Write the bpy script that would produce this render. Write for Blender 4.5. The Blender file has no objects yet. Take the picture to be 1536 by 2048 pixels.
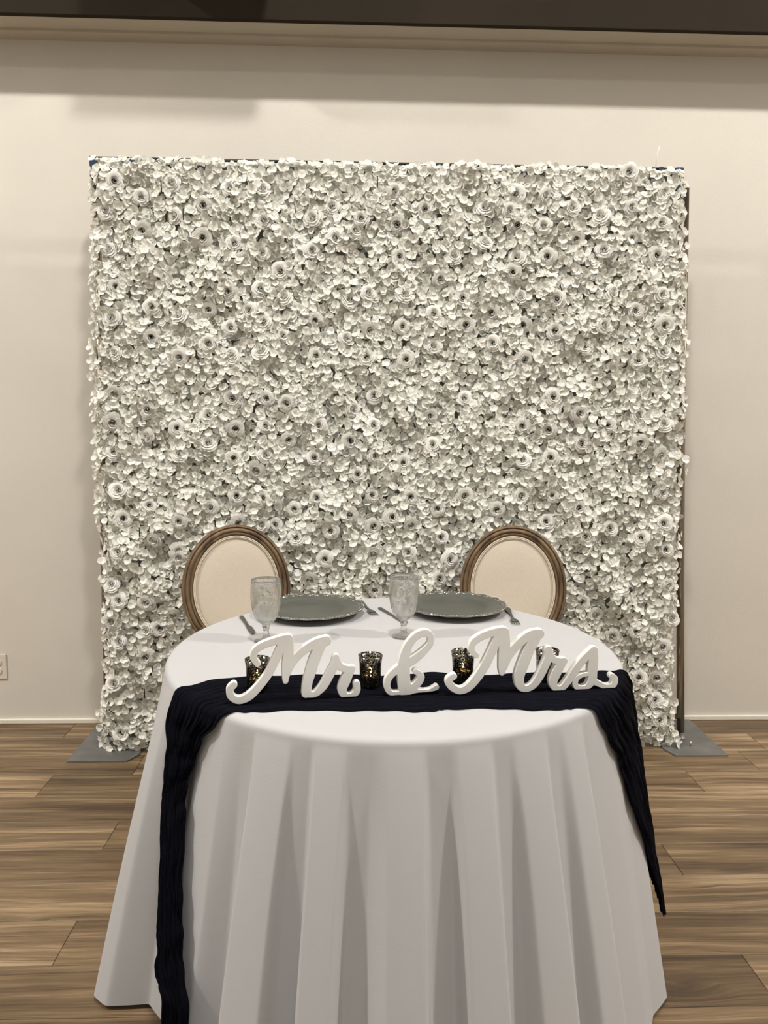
import bpy, bmesh, math, random
import numpy as np
from mathutils import Vector, Matrix

random.seed(7); rng = np.random.default_rng(7)
sc = bpy.context.scene
C = sc.collection

# ---------------------------------------------------------------- camera
def add_camera():
    pitch, yaw, roll, H = math.radians(7.02), math.radians(1.98), math.radians(0.468), 1.389
    f = Vector((math.sin(yaw)*math.cos(pitch), math.cos(yaw)*math.cos(pitch), -math.sin(pitch)))
    r0 = Vector((math.cos(yaw), -math.sin(yaw), 0)); u0 = r0.cross(f)
    r = r0*math.cos(roll)+u0*math.sin(roll); u = u0*math.cos(roll)-r0*math.sin(roll)
    cam = bpy.data.cameras.new('camera'); cam.sensor_fit = 'HORIZONTAL'; cam.sensor_width = 36
    cam.lens = 36*1540/1536; cam.clip_start = 0.05; cam.clip_end = 60
    o = bpy.data.objects.new('camera', cam); C.objects.link(o)
    o.matrix_world = Matrix(((r.x, u.x, -f.x, 0), (r.y, u.y, -f.y, 0), (r.z, u.z, -f.z, H), (0, 0, 0, 1)))
    sc.camera = o
add_camera()

# ---------------------------------------------------------------- world, lights, exposure
w = bpy.data.worlds.new('world'); sc.world = w; w.use_nodes = True
w.node_tree.nodes['Background'].inputs[0].default_value = (1.0, 0.95, 0.87, 1)
w.node_tree.nodes['Background'].inputs[1].default_value = 0.31
sc.view_settings.view_transform = 'Standard'; sc.view_settings.look = 'None'
sc.view_settings.gamma = 1; sc.view_settings.use_curve_mapping = False
sc.view_settings.exposure = 0.17

def ceiling_lamp(x, y, z, power, size=0.24, col=(1.0, 0.965, 0.915)):
    l = bpy.data.lights.new('downlight', 'AREA'); l.shape = 'DISK'; l.size = size
    l.energy = power; l.color = col
    o = bpy.data.objects.new('downlight', l); C.objects.link(o); o.location = (x, y, z)
    return o
LAMP_Z = 5.2
ceiling_lamp(-4.2, .93, LAMP_Z, 205); ceiling_lamp(4.4, .93, LAMP_Z, 200)
ceiling_lamp(0.12, .93, LAMP_Z, 104, 0.3)
for _x in (-2.6, 0.1, 2.8):
    ceiling_lamp(_x, -1.4, LAMP_Z, 8, 0.5)

# ---------------------------------------------------------------- helpers
def link(name, data, parent=None):
    o = bpy.data.objects.new(name, data); C.objects.link(o)
    if parent is not None: o.parent = parent
    return o
def empty(name, loc=(0, 0, 0), rz=0.0):
    o = link(name, None); o.location = loc; o.rotation_euler = (0, 0, rz); return o
def tag(o, label, cat, group=None):
    o['label'] = label; o['category'] = cat
    if group: o['group'] = group
    return o
def mesh(name, V, F, mat, smooth=True):
    me = bpy.data.meshes.new(name)
    me.from_pydata([tuple(v) for v in V], [], [tuple(f) for f in F])
    if smooth: me.polygons.foreach_set('use_smooth', [True]*len(me.polygons))
    if mat: me.materials.append(mat)
    me.update(); return me
def fast_mesh(name, V, Q, mat, smooth=True):          # V (n,3), Q (m,4) quads
    V = np.asarray(V, np.float32); Q = np.asarray(Q, np.int32)
    me = bpy.data.meshes.new(name)
    me.vertices.add(len(V)); me.vertices.foreach_set('co', V.ravel())
    me.loops.add(Q.size); me.loops.foreach_set('vertex_index', Q.ravel())
    me.polygons.add(len(Q)); me.polygons.foreach_set('loop_start', np.arange(0, Q.size, 4, dtype=np.int32))
    me.polygons.foreach_set('use_smooth', np.full(len(Q), smooth))
    me.update(calc_edges=True); me.validate()
    if mat: me.materials.append(mat)
    return me
def fix_normals(me):
    bm = bmesh.new(); bm.from_mesh(me); bmesh.ops.recalc_face_normals(bm, faces=bm.faces); bm.to_mesh(me); bm.free()
    return me
def box(name, lo, hi, mat, parent=None, bevel=0.0, seg=1):
    bm = bmesh.new(); bmesh.ops.create_cube(bm, size=1)
    lo = Vector(lo); hi = Vector(hi)
    for v in bm.verts:
        v.co = Vector(((lo[i]+hi[i])/2+v.co[i]*(hi[i]-lo[i]) for i in range(3)))
    if bevel: bmesh.ops.bevel(bm, geom=bm.edges[:], offset=bevel, segments=seg, affect='EDGES', profile=0.5)
    me = bpy.data.meshes.new(name); bm.to_mesh(me); bm.free(); me.materials.append(mat)
    return link(name, me, parent)
def grid_quads(n, m, wrap=False, base=0):             # n rows, m columns
    q = []
    for i in range(n-1):
        for j in range(m if wrap else m-1):
            a = base+i*m+j; b = base+i*m+(j+1) % m
            q.append((a, b, b+m, a+m))
    return q
def lathe(name, prof, mat, parent=None, n=48, mod=None, loc=(0, 0, 0)):
    V = []
    for k, (r, z) in enumerate(prof):
        for j in range(n):
            a = 2*math.pi*j/n; rr, zz = r, z
            if mod: rr, zz = mod(k, a, r, z)
            V.append((loc[0]+rr*math.cos(a), loc[1]+rr*math.sin(a), loc[2]+zz))
    F = grid_quads(len(prof), n, True)
    F.append(tuple(range(n-1, -1, -1))); F.append(tuple((len(prof)-1)*n+j for j in range(n)))
    return link(name, fix_normals(mesh(name, V, F, mat)), parent)
def tube(name, pts, rad, mat, parent=None, n=10, closed=False, sx=1.0, sy=1.0, ref=(0, 0, 1)):
    pts = [Vector(p) for p in pts]; N = len(pts); V = []
    for i, p in enumerate(pts):
        a = pts[(i-1) % N] if (closed or i > 0) else p
        b = pts[(i+1) % N] if (closed or i < N-1) else p
        t = (b-a).normalized(); s = t.cross(Vector(ref))
        if s.length < 1e-3: s = t.cross(Vector((1, 0, 0)))
        s.normalize(); u = s.cross(t); r = rad[i] if hasattr(rad, '__len__') else rad
        for j in range(n):
            q = 2*math.pi*j/n
            V.append(p+s*(r*sx*math.cos(q))+u*(r*sy*math.sin(q)))
    F = grid_quads(N, n, True)
    if closed:
        for j in range(n): F.append(((N-1)*n+j, (N-1)*n+(j+1) % n, (j+1) % n, j))
    else:
        F.append(tuple(range(n-1, -1, -1))); F.append(tuple((N-1)*n+j for j in range(n)))
    return link(name, fix_normals(mesh(name, V, F, mat)), parent)
def sstep(a, b, x):
    t = min(1, max(0, (x-a)/(b-a))); return t*t*(3-2*t)

# ---------------------------------------------------------------- materials
def newmat(name, col=(.8, .8, .8), rough=.6, metal=0.0, **kw):
    m = bpy.data.materials.new(name); m.use_nodes = True
    b = m.node_tree.nodes['Principled BSDF']
    b.inputs['Base Color'].default_value = (*col, 1); b.inputs['Roughness'].default_value = rough
    b.inputs['Metallic'].default_value = metal
    for k, v in kw.items(): b.inputs[k.replace('_', ' ')].default_value = v
    return m
def N(m, t, **kw):
    n = m.node_tree.nodes.new(t)
    for k, v in kw.items():
        if k in n.inputs: n.inputs[k].default_value = v
        else: setattr(n, k, v)
    return n
def L(m, a, ao, b, bi): m.node_tree.links.new(a.outputs[ao], b.inputs[bi])
def coords(m, scale=(1, 1, 1), kind='Object', rnd=False):
    tc = N(m, 'ShaderNodeTexCoord'); mp = N(m, 'ShaderNodeMapping'); mp.inputs['Scale'].default_value = scale
    L(m, tc, kind, mp, 'Vector')
    if rnd:
        oi = N(m, 'ShaderNodeObjectInfo'); mu = N(m, 'ShaderNodeMath', operation='MULTIPLY'); mu.inputs[1].default_value = 53.0
        L(m, oi, 'Random', mu, 0); cb = N(m, 'ShaderNodeCombineXYZ'); L(m, mu, 0, cb, 0); L(m, mu, 0, cb, 1); L(m, mu, 0, cb, 2)
        L(m, cb, 0, mp, 'Location')
    return mp
def add_bump(m, src, out, strength, dist=0.01):
    b = N(m, 'ShaderNodeBump'); b.inputs['Strength'].default_value = strength; b.inputs['Distance'].default_value = dist
    L(m, src, out, b, 'Height'); L(m, b, 'Normal', m.node_tree.nodes['Principled BSDF'], 'Normal'); return b
def noise_mat(name, c1, c2, scale, rough=.6, bump=0.0, bdist=0.002, stretch=(1, 1, 1), metal=0.0, detail=4, bscale=None, lo=.35, hi=.65, rnd=False):
    m = newmat(name, c1, rough, metal); mp = coords(m, stretch, rnd=rnd)
    n = N(m, 'ShaderNodeTexNoise'); n.inputs['Scale'].default_value = scale; n.inputs['Detail'].default_value = detail
    L(m, mp, 0, n, 'Vector'); r = N(m, 'ShaderNodeValToRGB')
    r.color_ramp.elements[0].position = lo; r.color_ramp.elements[1].position = hi
    r.color_ramp.elements[0].color = (*c1, 1); r.color_ramp.elements[1].color = (*c2, 1)
    L(m, n, 'Fac', r, 'Fac'); L(m, r, 'Color', m.node_tree.nodes['Principled BSDF'], 'Base Color')
    if bump:
        n2 = n
        if bscale:
            n2 = N(m, 'ShaderNodeTexNoise'); n2.inputs['Scale'].default_value = bscale; n2.inputs['Detail'].default_value = 3
            L(m, mp, 0, n2, 'Vector')
        add_bump(m, n2, 'Fac', bump, bdist)
    return m

M = {}
M['wall'] = noise_mat('wall_paint', (.685, .645, .575), (.71, .67, .595), 3, rough=.42, bump=.25, bdist=.0015, bscale=160)
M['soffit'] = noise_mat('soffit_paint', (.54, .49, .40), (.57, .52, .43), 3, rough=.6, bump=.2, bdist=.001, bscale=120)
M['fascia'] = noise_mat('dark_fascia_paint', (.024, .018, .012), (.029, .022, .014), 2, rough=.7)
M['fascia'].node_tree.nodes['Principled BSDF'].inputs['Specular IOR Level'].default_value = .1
M['hallceil'] = newmat('hall_ceiling_paint', (.42, .38, .32), .8)
M['trim'] = newmat('trim_paint', (.80, .76, .66), .35)
M['plastic'] = newmat('outlet_plastic', (.72, .66, .56), .35)
M['slot'] = newmat('slot_dark', (.03, .028, .025), .6)
M['steel'] = noise_mat('grey_steel', (.14, .14, .135), (.20, .20, .19), 9, rough=.42, metal=.35, lo=.3, hi=.7)
M['pole'] = newmat('brushed_pole', (.33, .28, .22), .28, .9)
M['black'] = newmat('black_metal', (.012, .012, .014), .45)
M['alu'] = newmat('aluminium', (.62, .62, .60), .3, .8)
M['tape'] = newmat('blue_tape', (.010, .030, .085), .5)
M['net'] = newmat('dark_netting', (.27, .265, .22), .9)
M['sub'] = newmat('subfloor', (.05, .035, .02), .9)
M['linen_chair'] = noise_mat('chair_linen', (.56, .49, .40), (.67, .60, .50), 420, rough=.95, bump=.5, bdist=.001, bscale=500, lo=.3, hi=.7)
M['piping'] = newmat('chair_piping', (.70, .62, .50), .8)
M['charger'] = noise_mat('silver_charger', (.15, .155, .14), (.185, .19, .17), 6, rough=.36, metal=.62, bump=.05, bdist=.002)
M['beads'] = newmat('silver_bead', (.55, .55, .51), .22, .85)
M['cutlery'] = newmat('dull_steel', (.16, .16, .15), .38, .75)
M['letter'] = noise_mat('white_sign_paint', (.87, .855, .82), (.90, .89, .855), 30, rough=.55)
M['wax'] = newmat('candle_wax', (.80, .68, .42), .6)
M['tabletop'] = newmat('table_plywood', (.34, .24, .14), .6)

def flower_mat(name, c1, c2):
    m = noise_mat(name, c1, c2, 7, rough=.72, lo=.3, hi=.7)
    b = m.node_tree.nodes['Principled BSDF']; o = m.node_tree.nodes['Material Output']
    t = N(m, 'ShaderNodeBsdfTranslucent'); t.inputs[0].default_value = (*c2, 1)
    x = N(m, 'ShaderNodeMixShader'); x.inputs[0].default_value = .16
    L(m, b, 0, x, 1); L(m, t, 0, x, 2); L(m, x, 0, o, 0); return m
M['petal'] = flower_mat('hydrangea_petal', (.86, .855, .785), (.92, .915, .86))
M['rose'] = noise_mat('rose_petal', (.80, .785, .735), (.86, .845, .80), 7, rough=.6)
M['gap_shade'] = newmat('rose_gap_shade', (.035, .034, .026), .9)  # dark tone standing in for the shade between rose petals

def cloth_mat():
    m = newmat('white_linen', (.545, .545, .555), .85)
    mp = coords(m, (1, 1, 1)); mp.inputs['Rotation'].default_value = (0, math.radians(28), 0)
    mp2 = N(m, 'ShaderNodeMapping'); mp2.inputs['Scale'].default_value = (26, 26, 260); L(m, mp, 0, mp2, 0)
    n = N(m, 'ShaderNodeTexNoise'); n.inputs['Scale'].default_value = 1; n.inputs['Detail'].default_value = 3
    L(m, mp2, 0, n, 'Vector'); add_bump(m, n, 'Fac', .2, .001)
    b = m.node_tree.nodes['Principled BSDF']; o = m.node_tree.nodes['Material Output']
    t = N(m, 'ShaderNodeBsdfTranslucent'); t.inputs[0].default_value = (.58, .57, .57, 1)
    x = N(m, 'ShaderNodeMixShader'); x.inputs[0].default_value = .10
    L(m, b, 0, x, 1); L(m, t, 0, x, 2); L(m, x, 0, o, 0)
    return m
M['cloth'] = cloth_mat()
def gauze_mat():
    m = noise_mat('navy_gauze', (.0005, .0006, .0028), (.0013, .0016, .0065), 60, rough=.9, bump=.5, bdist=.002, bscale=900, stretch=(1, 1, 1))
    m.node_tree.nodes['Principled BSDF'].inputs['Specular IOR Level'].default_value = .12
    return m
M['gauze'] = gauze_mat()

def floor_mat():
    m = newmat('wood_plank', (.2, .13, .07), .45); b = m.node_tree.nodes['Principled BSDF']
    mp = coords(m, (1, 1, 1), rnd=True)
    def noise(src, scale, detail=5, rough=.6, out=0):
        s = N(m, 'ShaderNodeMapping'); s.inputs['Scale'].default_value = scale; L(m, src, out, s, 0)
        n = N(m, 'ShaderNodeTexNoise'); n.inputs['Scale'].default_value = 1; n.inputs['Detail'].default_value = detail
        n.inputs['Roughness'].default_value = rough; L(m, s, 0, n, 'Vector'); return n
    def math_(op, a, b_, c=None):
        n = N(m, 'ShaderNodeMath', operation=op)
        for i, v in enumerate((a, b_, c)):
            if v is None: continue
            if isinstance(v, (int, float)): n.inputs[i].default_value = v
            else: L(m, v[0], v[1], n, i)
        return n
    # knots: sparse stretched cells that also bend the grain around them
    ks = N(m, 'ShaderNodeMapping'); ks.inputs['Scale'].default_value = (1.5, 5.0, 1); L(m, mp, 0, ks, 0)
    vo = N(m, 'ShaderNodeTexVoronoi'); vo.inputs['Scale'].default_value = 1; L(m, ks, 0, vo, 'Vector')
    kn = N(m, 'ShaderNodeMapRange'); kn.inputs['From Min'].default_value = .22; kn.inputs['From Max'].default_value = .02; kn.clamp = True
    L(m, vo, 'Distance', kn, 'Value')
    wn = noise(mp, (1.3, 3, 1), 2)
    w1 = math_('MULTIPLY', (wn, 'Fac'), .055); w2 = math_('MULTIPLY_ADD', (kn, 0), .035, (w1, 0))
    cb = N(m, 'ShaderNodeCombineXYZ'); L(m, w2, 0, cb, 1)
    va = N(m, 'ShaderNodeVectorMath', operation='ADD'); L(m, mp, 0, va, 0); L(m, cb, 0, va, 1)
    n1 = noise(va, (1.4, 34, 1), 6, .65); n2 = noise(va, (5, 190, 1), 3, .6); n3 = noise(va, (.7, 9, 1), 2, .5); n4 = noise(va, (2.2, 75, 1), 2, .5)
    a1 = math_('MULTIPLY_ADD', (n2, 'Fac'), .34, (n1, 'Fac'))
    a2 = math_('MULTIPLY_ADD', (n3, 'Fac'), .55, (a1, 0))
    oi = N(m, 'ShaderNodeObjectInfo'); a3 = math_('MULTIPLY_ADD', (oi, 'Random'), .20, (a2, 0))
    a4 = math_('SUBTRACT', (a3, 0), .545)
    st = N(m, 'ShaderNodeMapRange'); st.inputs['From Min'].default_value = .60; st.inputs['From Max'].default_value = .74; st.clamp = True; L(m, n4, 'Fac', st, 'Value')
    a5 = math_('MULTIPLY_ADD', (st, 0), -.16, (a4, 0)); a6 = math_('MULTIPLY_ADD', (kn, 0), -.22, (a5, 0))
    r = N(m, 'ShaderNodeValToRGB'); cr = r.color_ramp
    cr.elements[0].position = .20; cr.elements[0].color = (.050, .029, .014, 1)
    cr.elements[1].position = .76; cr.elements[1].color = (.40, .285, .165, 1)
    e = cr.elements.new(.38); e.color = (.110, .068, .034, 1)
    e = cr.elements.new(.56); e.color = (.195, .130, .069, 1)
    L(m, a6, 0, r, 'Fac'); L(m, r, 'Color', b, 'Base Color'); add_bump(m, a1, 0, .12, .001)
    return m
M['plank'] = floor_mat()

def oak_mat():
    m = newmat('weathered_oak', (.25, .16, .08), .55); b = m.node_tree.nodes['Principled BSDF']
    mp = coords(m, (30, 30, 5)); n = N(m, 'ShaderNodeTexNoise'); n.inputs['Scale'].default_value = 1; n.inputs['Detail'].default_value = 6
    L(m, mp, 0, n, 'Vector'); r = N(m, 'ShaderNodeValToRGB'); cr = r.color_ramp
    cr.elements[0].position = .32; cr.elements[0].color = (.070, .040, .019, 1)
    cr.elements[1].position = .7; cr.elements[1].color = (.235, .155, .085, 1)
    L(m, n, 'Fac', r, 'Fac'); L(m, r, 'Color', b, 'Base Color'); add_bump(m, n, 'Fac', .3, .002); return m
M['oak'] = oak_mat()

def clear_mat(name, col, mixfac, bump=0, bscale=40, rough=0.0, ior=1.45):
    m = bpy.data.materials.new(name); m.use_nodes = True; nt = m.node_tree
    nt.nodes.remove(nt.nodes['Principled BSDF']); o = nt.nodes['Material Output']
    g = N(m, 'ShaderNodeBsdfGlass'); g.inputs['Color'].default_value = (*col, 1); g.inputs['Roughness'].default_value = rough; g.inputs['IOR'].default_value = ior
    t = N(m, 'ShaderNodeBsdfTransparent'); t.inputs[0].default_value = (*col, 1)
    x = N(m, 'ShaderNodeMixShader'); x.inputs[0].default_value = mixfac
    L(m, t, 0, x, 1); L(m, g, 0, x, 2); L(m, x, 0, o, 0)
    if bump:
        mp = coords(m); n = N(m, 'ShaderNodeTexNoise'); n.inputs['Scale'].default_value = bscale; L(m, mp, 0, n, 'Vector')
        bb = N(m, 'ShaderNodeBump'); bb.inputs['Strength'].default_value = bump; bb.inputs['Distance'].default_value = .01
        L(m, n, 'Fac', bb, 'Height'); L(m, bb, 0, g, 'Normal')
    return m
M['glass'] = clear_mat('goblet_glass', (.992, .996, .993), .85)
M['water'] = clear_mat('ice_water', (.995, .998, .996), .35, 0, 70, ior=1.2)
M['ice'] = clear_mat('ice', (.995, .998, .996), .85, .3, 35, ior=1.25)

def mercury_mat():
    m = bpy.data.materials.new('mercury_glass'); m.use_nodes = True; nt = m.node_tree
    b = nt.nodes['Principled BSDF']; o = nt.nodes['Material Output']
    b.inputs['Base Color'].default_value = (.03, .028, .026, 1); b.inputs['Metallic'].default_value = .85; b.inputs['Roughness'].default_value = .14
    mp = coords(m); n = N(m, 'ShaderNodeTexNoise'); n.inputs['Scale'].default_value = 330; n.inputs['Detail'].default_value = 2
    n.inputs['Distortion'].default_value = .8
    L(m, mp, 0, n, 'Vector'); r = N(m, 'ShaderNodeValToRGB'); r.color_ramp.elements[0].position = .535; r.color_ramp.elements[1].position = .56
    L(m, n, 'Fac', r, 'Fac')
    t = N(m, 'ShaderNodeBsdfGlossy'); t.inputs[0].default_value = (.75, .74, .70, 1); t.inputs['Roughness'].default_value = .25
    tr = N(m, 'ShaderNodeBsdfTransparent'); tr.inputs[0].default_value = (.9, .85, .7, 1)
    x0 = N(m, 'ShaderNodeMixShader'); x0.inputs[0].default_value = .6; L(m, t, 0, x0, 1); L(m, tr, 0, x0, 2)
    x = N(m, 'ShaderNodeMixShader'); L(m, r, 'Color', x, 0); L(m, b, 0, x, 1); L(m, x0, 0, x, 2); L(m, x, 0, o, 0)
    return m
M['mercury'] = mercury_mat()
def emit_mat(name, col, s):
    m = bpy.data.materials.new(name); m.use_nodes = True; nt = m.node_tree; nt.nodes.remove(nt.nodes['Principled BSDF'])
    e = N(m, 'ShaderNodeEmission'); e.inputs[0].default_value = (*col, 1); e.inputs[1].default_value = s
    L(m, e, 0, nt.nodes['Material Output'], 0); return m
M['flame'] = emit_mat('flame', (1.0, .66, .28), 110)
M['lamp'] = emit_mat('lamp_lens', (1.0, .93, .82), 6)
MR_STROKES = [[[0.0383, 0.855, 0.006], [0.0302, 0.8694, 0.0063], [0.0347, 0.8847, 0.0066], [0.0504, 0.8949, 0.007], [0.0722, 0.9017, 0.0074], [0.0957, 0.9074, 0.0077], [0.1075, 0.9068, 0.0071]],
[[0.0974, 0.9073, 0.0076], [0.0905, 0.892, 0.0084], [0.0785, 0.8648, 0.0084], [0.0614, 0.8309, 0.008], [0.0411, 0.8042, 0.008], [0.0191, 0.7829, 0.0083], [-0.0026, 0.7757, 0.0073], [-0.0183, 0.7856, 0.0069], [-0.0207, 0.8014, 0.0069], [-0.0126, 0.8106, 0.0066]],
[[0.1048, 0.9069, 0.0098], [0.1056, 0.8772, 0.0105], [0.102, 0.8529, 0.0098], [0.0991, 0.8285, 0.0074], [0.0983, 0.8124, 0.0051]],
[[0.1001, 0.8249, 0.0061], [0.1105, 0.8489, 0.0078], [0.1258, 0.8673, 0.0078], [0.1446, 0.8827, 0.0085], [0.1669, 0.8941, 0.0092], [0.1875, 0.8979, 0.0103]],
[[0.1772, 0.8907, 0.01], [0.1641, 0.8633, 0.0113], [0.1537, 0.8321, 0.011], [0.146, 0.8043, 0.0099], [0.1432, 0.7813, 0.0093]],
[[0.1442, 0.7788, 0.0058], [0.1631, 0.7789, 0.0062], [0.1804, 0.7948, 0.0083], [0.1943, 0.8189, 0.009], [0.2065, 0.843, 0.0087], [0.2089, 0.8585, 0.0073]],
[[0.2099, 0.8535, 0.0076], [0.2186, 0.838, 0.0073], [0.2326, 0.8315, 0.007], [0.2459, 0.8313, 0.0063]],
[[0.2414, 0.8295, 0.0088], [0.2309, 0.8058, 0.0105], [0.2232, 0.7848, 0.0091], [0.2292, 0.7707, 0.007], [0.244, 0.7682, 0.0067], [0.2559, 0.7789, 0.0067], [0.2559, 0.7952, 0.0067]]]
AMP_STROKES = [[[0.0423, 0.7756, 0.0143], [0.0377, 0.8012, 0.0132], [0.0367, 0.8301, 0.0131], [0.0395, 0.8588, 0.0103], [0.0498, 0.8852, 0.0082], [0.0674, 0.9031, 0.0075], [0.0861, 0.9085, 0.0068], [0.0977, 0.8994, 0.0064], [0.0962, 0.8822, 0.0064], [0.0821, 0.8659, 0.0075], [0.061, 0.8488, 0.0089], [0.0398, 0.8365, 0.0089], [0.0187, 0.8238, 0.0074], [0.0036, 0.8083, 0.0067], [-0.0005, 0.7905, 0.006], [0.006, 0.7746, 0.005], [0.0227, 0.7722, 0.0036], [0.0423, 0.7737, 0.0054]],
[[0.0423, 0.7737, 0.0071], [0.0673, 0.775, 0.0039], [0.0925, 0.7744, 0.0025], [0.1086, 0.7787, 0.0047], [0.1133, 0.7813, 0.0054]],
[[0.0547, 0.7804, 0.0072], [0.0689, 0.7924, 0.0082], [0.0766, 0.8065, 0.0072], [0.0696, 0.817, 0.0057], [0.0639, 0.8202, 0.0054]]]
MRS_STROKES = [[[0.0243, 0.8574, 0.0057], [0.013, 0.8704, 0.0063], [0.0179, 0.8885, 0.0069], [0.039, 0.9015, 0.0076], [0.0641, 0.9094, 0.0079], [0.0862, 0.9124, 0.0079]],
[[0.0768, 0.9058, 0.0079], [0.0694, 0.8871, 0.0092], [0.0575, 0.8592, 0.0095], [0.0439, 0.8312, 0.0095], [0.0256, 0.8035, 0.0092], [0.007, 0.7836, 0.0085], [-0.0133, 0.7773, 0.0073], [-0.0324, 0.7887, 0.0075], [-0.0368, 0.8031, 0.0072], [-0.0256, 0.8115, 0.0063]],
[[0.0888, 0.9085, 0.0099], [0.0894, 0.8769, 0.0121], [0.0874, 0.8453, 0.0099], [0.0855, 0.8231, 0.0074], [0.0851, 0.8135, 0.0048]],
[[0.0886, 0.8261, 0.007], [0.1006, 0.8543, 0.0083], [0.1222, 0.8804, 0.009], [0.1473, 0.8985, 0.01], [0.1697, 0.9018, 0.011]],
[[0.162, 0.89, 0.01], [0.1467, 0.8652, 0.0116], [0.1349, 0.8337, 0.0123], [0.1261, 0.8053, 0.011], [0.129, 0.7827, 0.009], [0.1416, 0.7741, 0.0068], [0.1592, 0.7813, 0.0075], [0.1732, 0.8, 0.0085], [0.1853, 0.8252, 0.0088], [0.1936, 0.8473, 0.0088], [0.1924, 0.8634, 0.0085]],
[[0.1939, 0.8569, 0.0081], [0.2042, 0.8421, 0.0075], [0.2191, 0.836, 0.0072], [0.2322, 0.8361, 0.0072]],
[[0.2258, 0.8315, 0.0095], [0.2136, 0.8079, 0.0105], [0.2068, 0.7888, 0.0092], [0.2116, 0.774, 0.0072], [0.2265, 0.771, 0.0066], [0.2423, 0.7871, 0.0076], [0.2609, 0.8155, 0.0079], [0.2797, 0.8389, 0.0083], [0.302, 0.8584, 0.0086]],
[[0.302, 0.8584, 0.0086], [0.3018, 0.8332, 0.0106], [0.3009, 0.8072, 0.0103], [0.3005, 0.7877, 0.0093], [0.2892, 0.7719, 0.0063], [0.2694, 0.769, 0.006], [0.2596, 0.7824, 0.0056], [0.2683, 0.797, 0.0046], [0.2879, 0.8026, 0.004]],
[[0.2985, 0.7878, 0.0073], [0.3189, 0.7771, 0.0057], [0.3359, 0.7704, 0.005], [0.3526, 0.7729, 0.0064], [0.3569, 0.7868, 0.0067], [0.3488, 0.7953, 0.0057]]]
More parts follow.
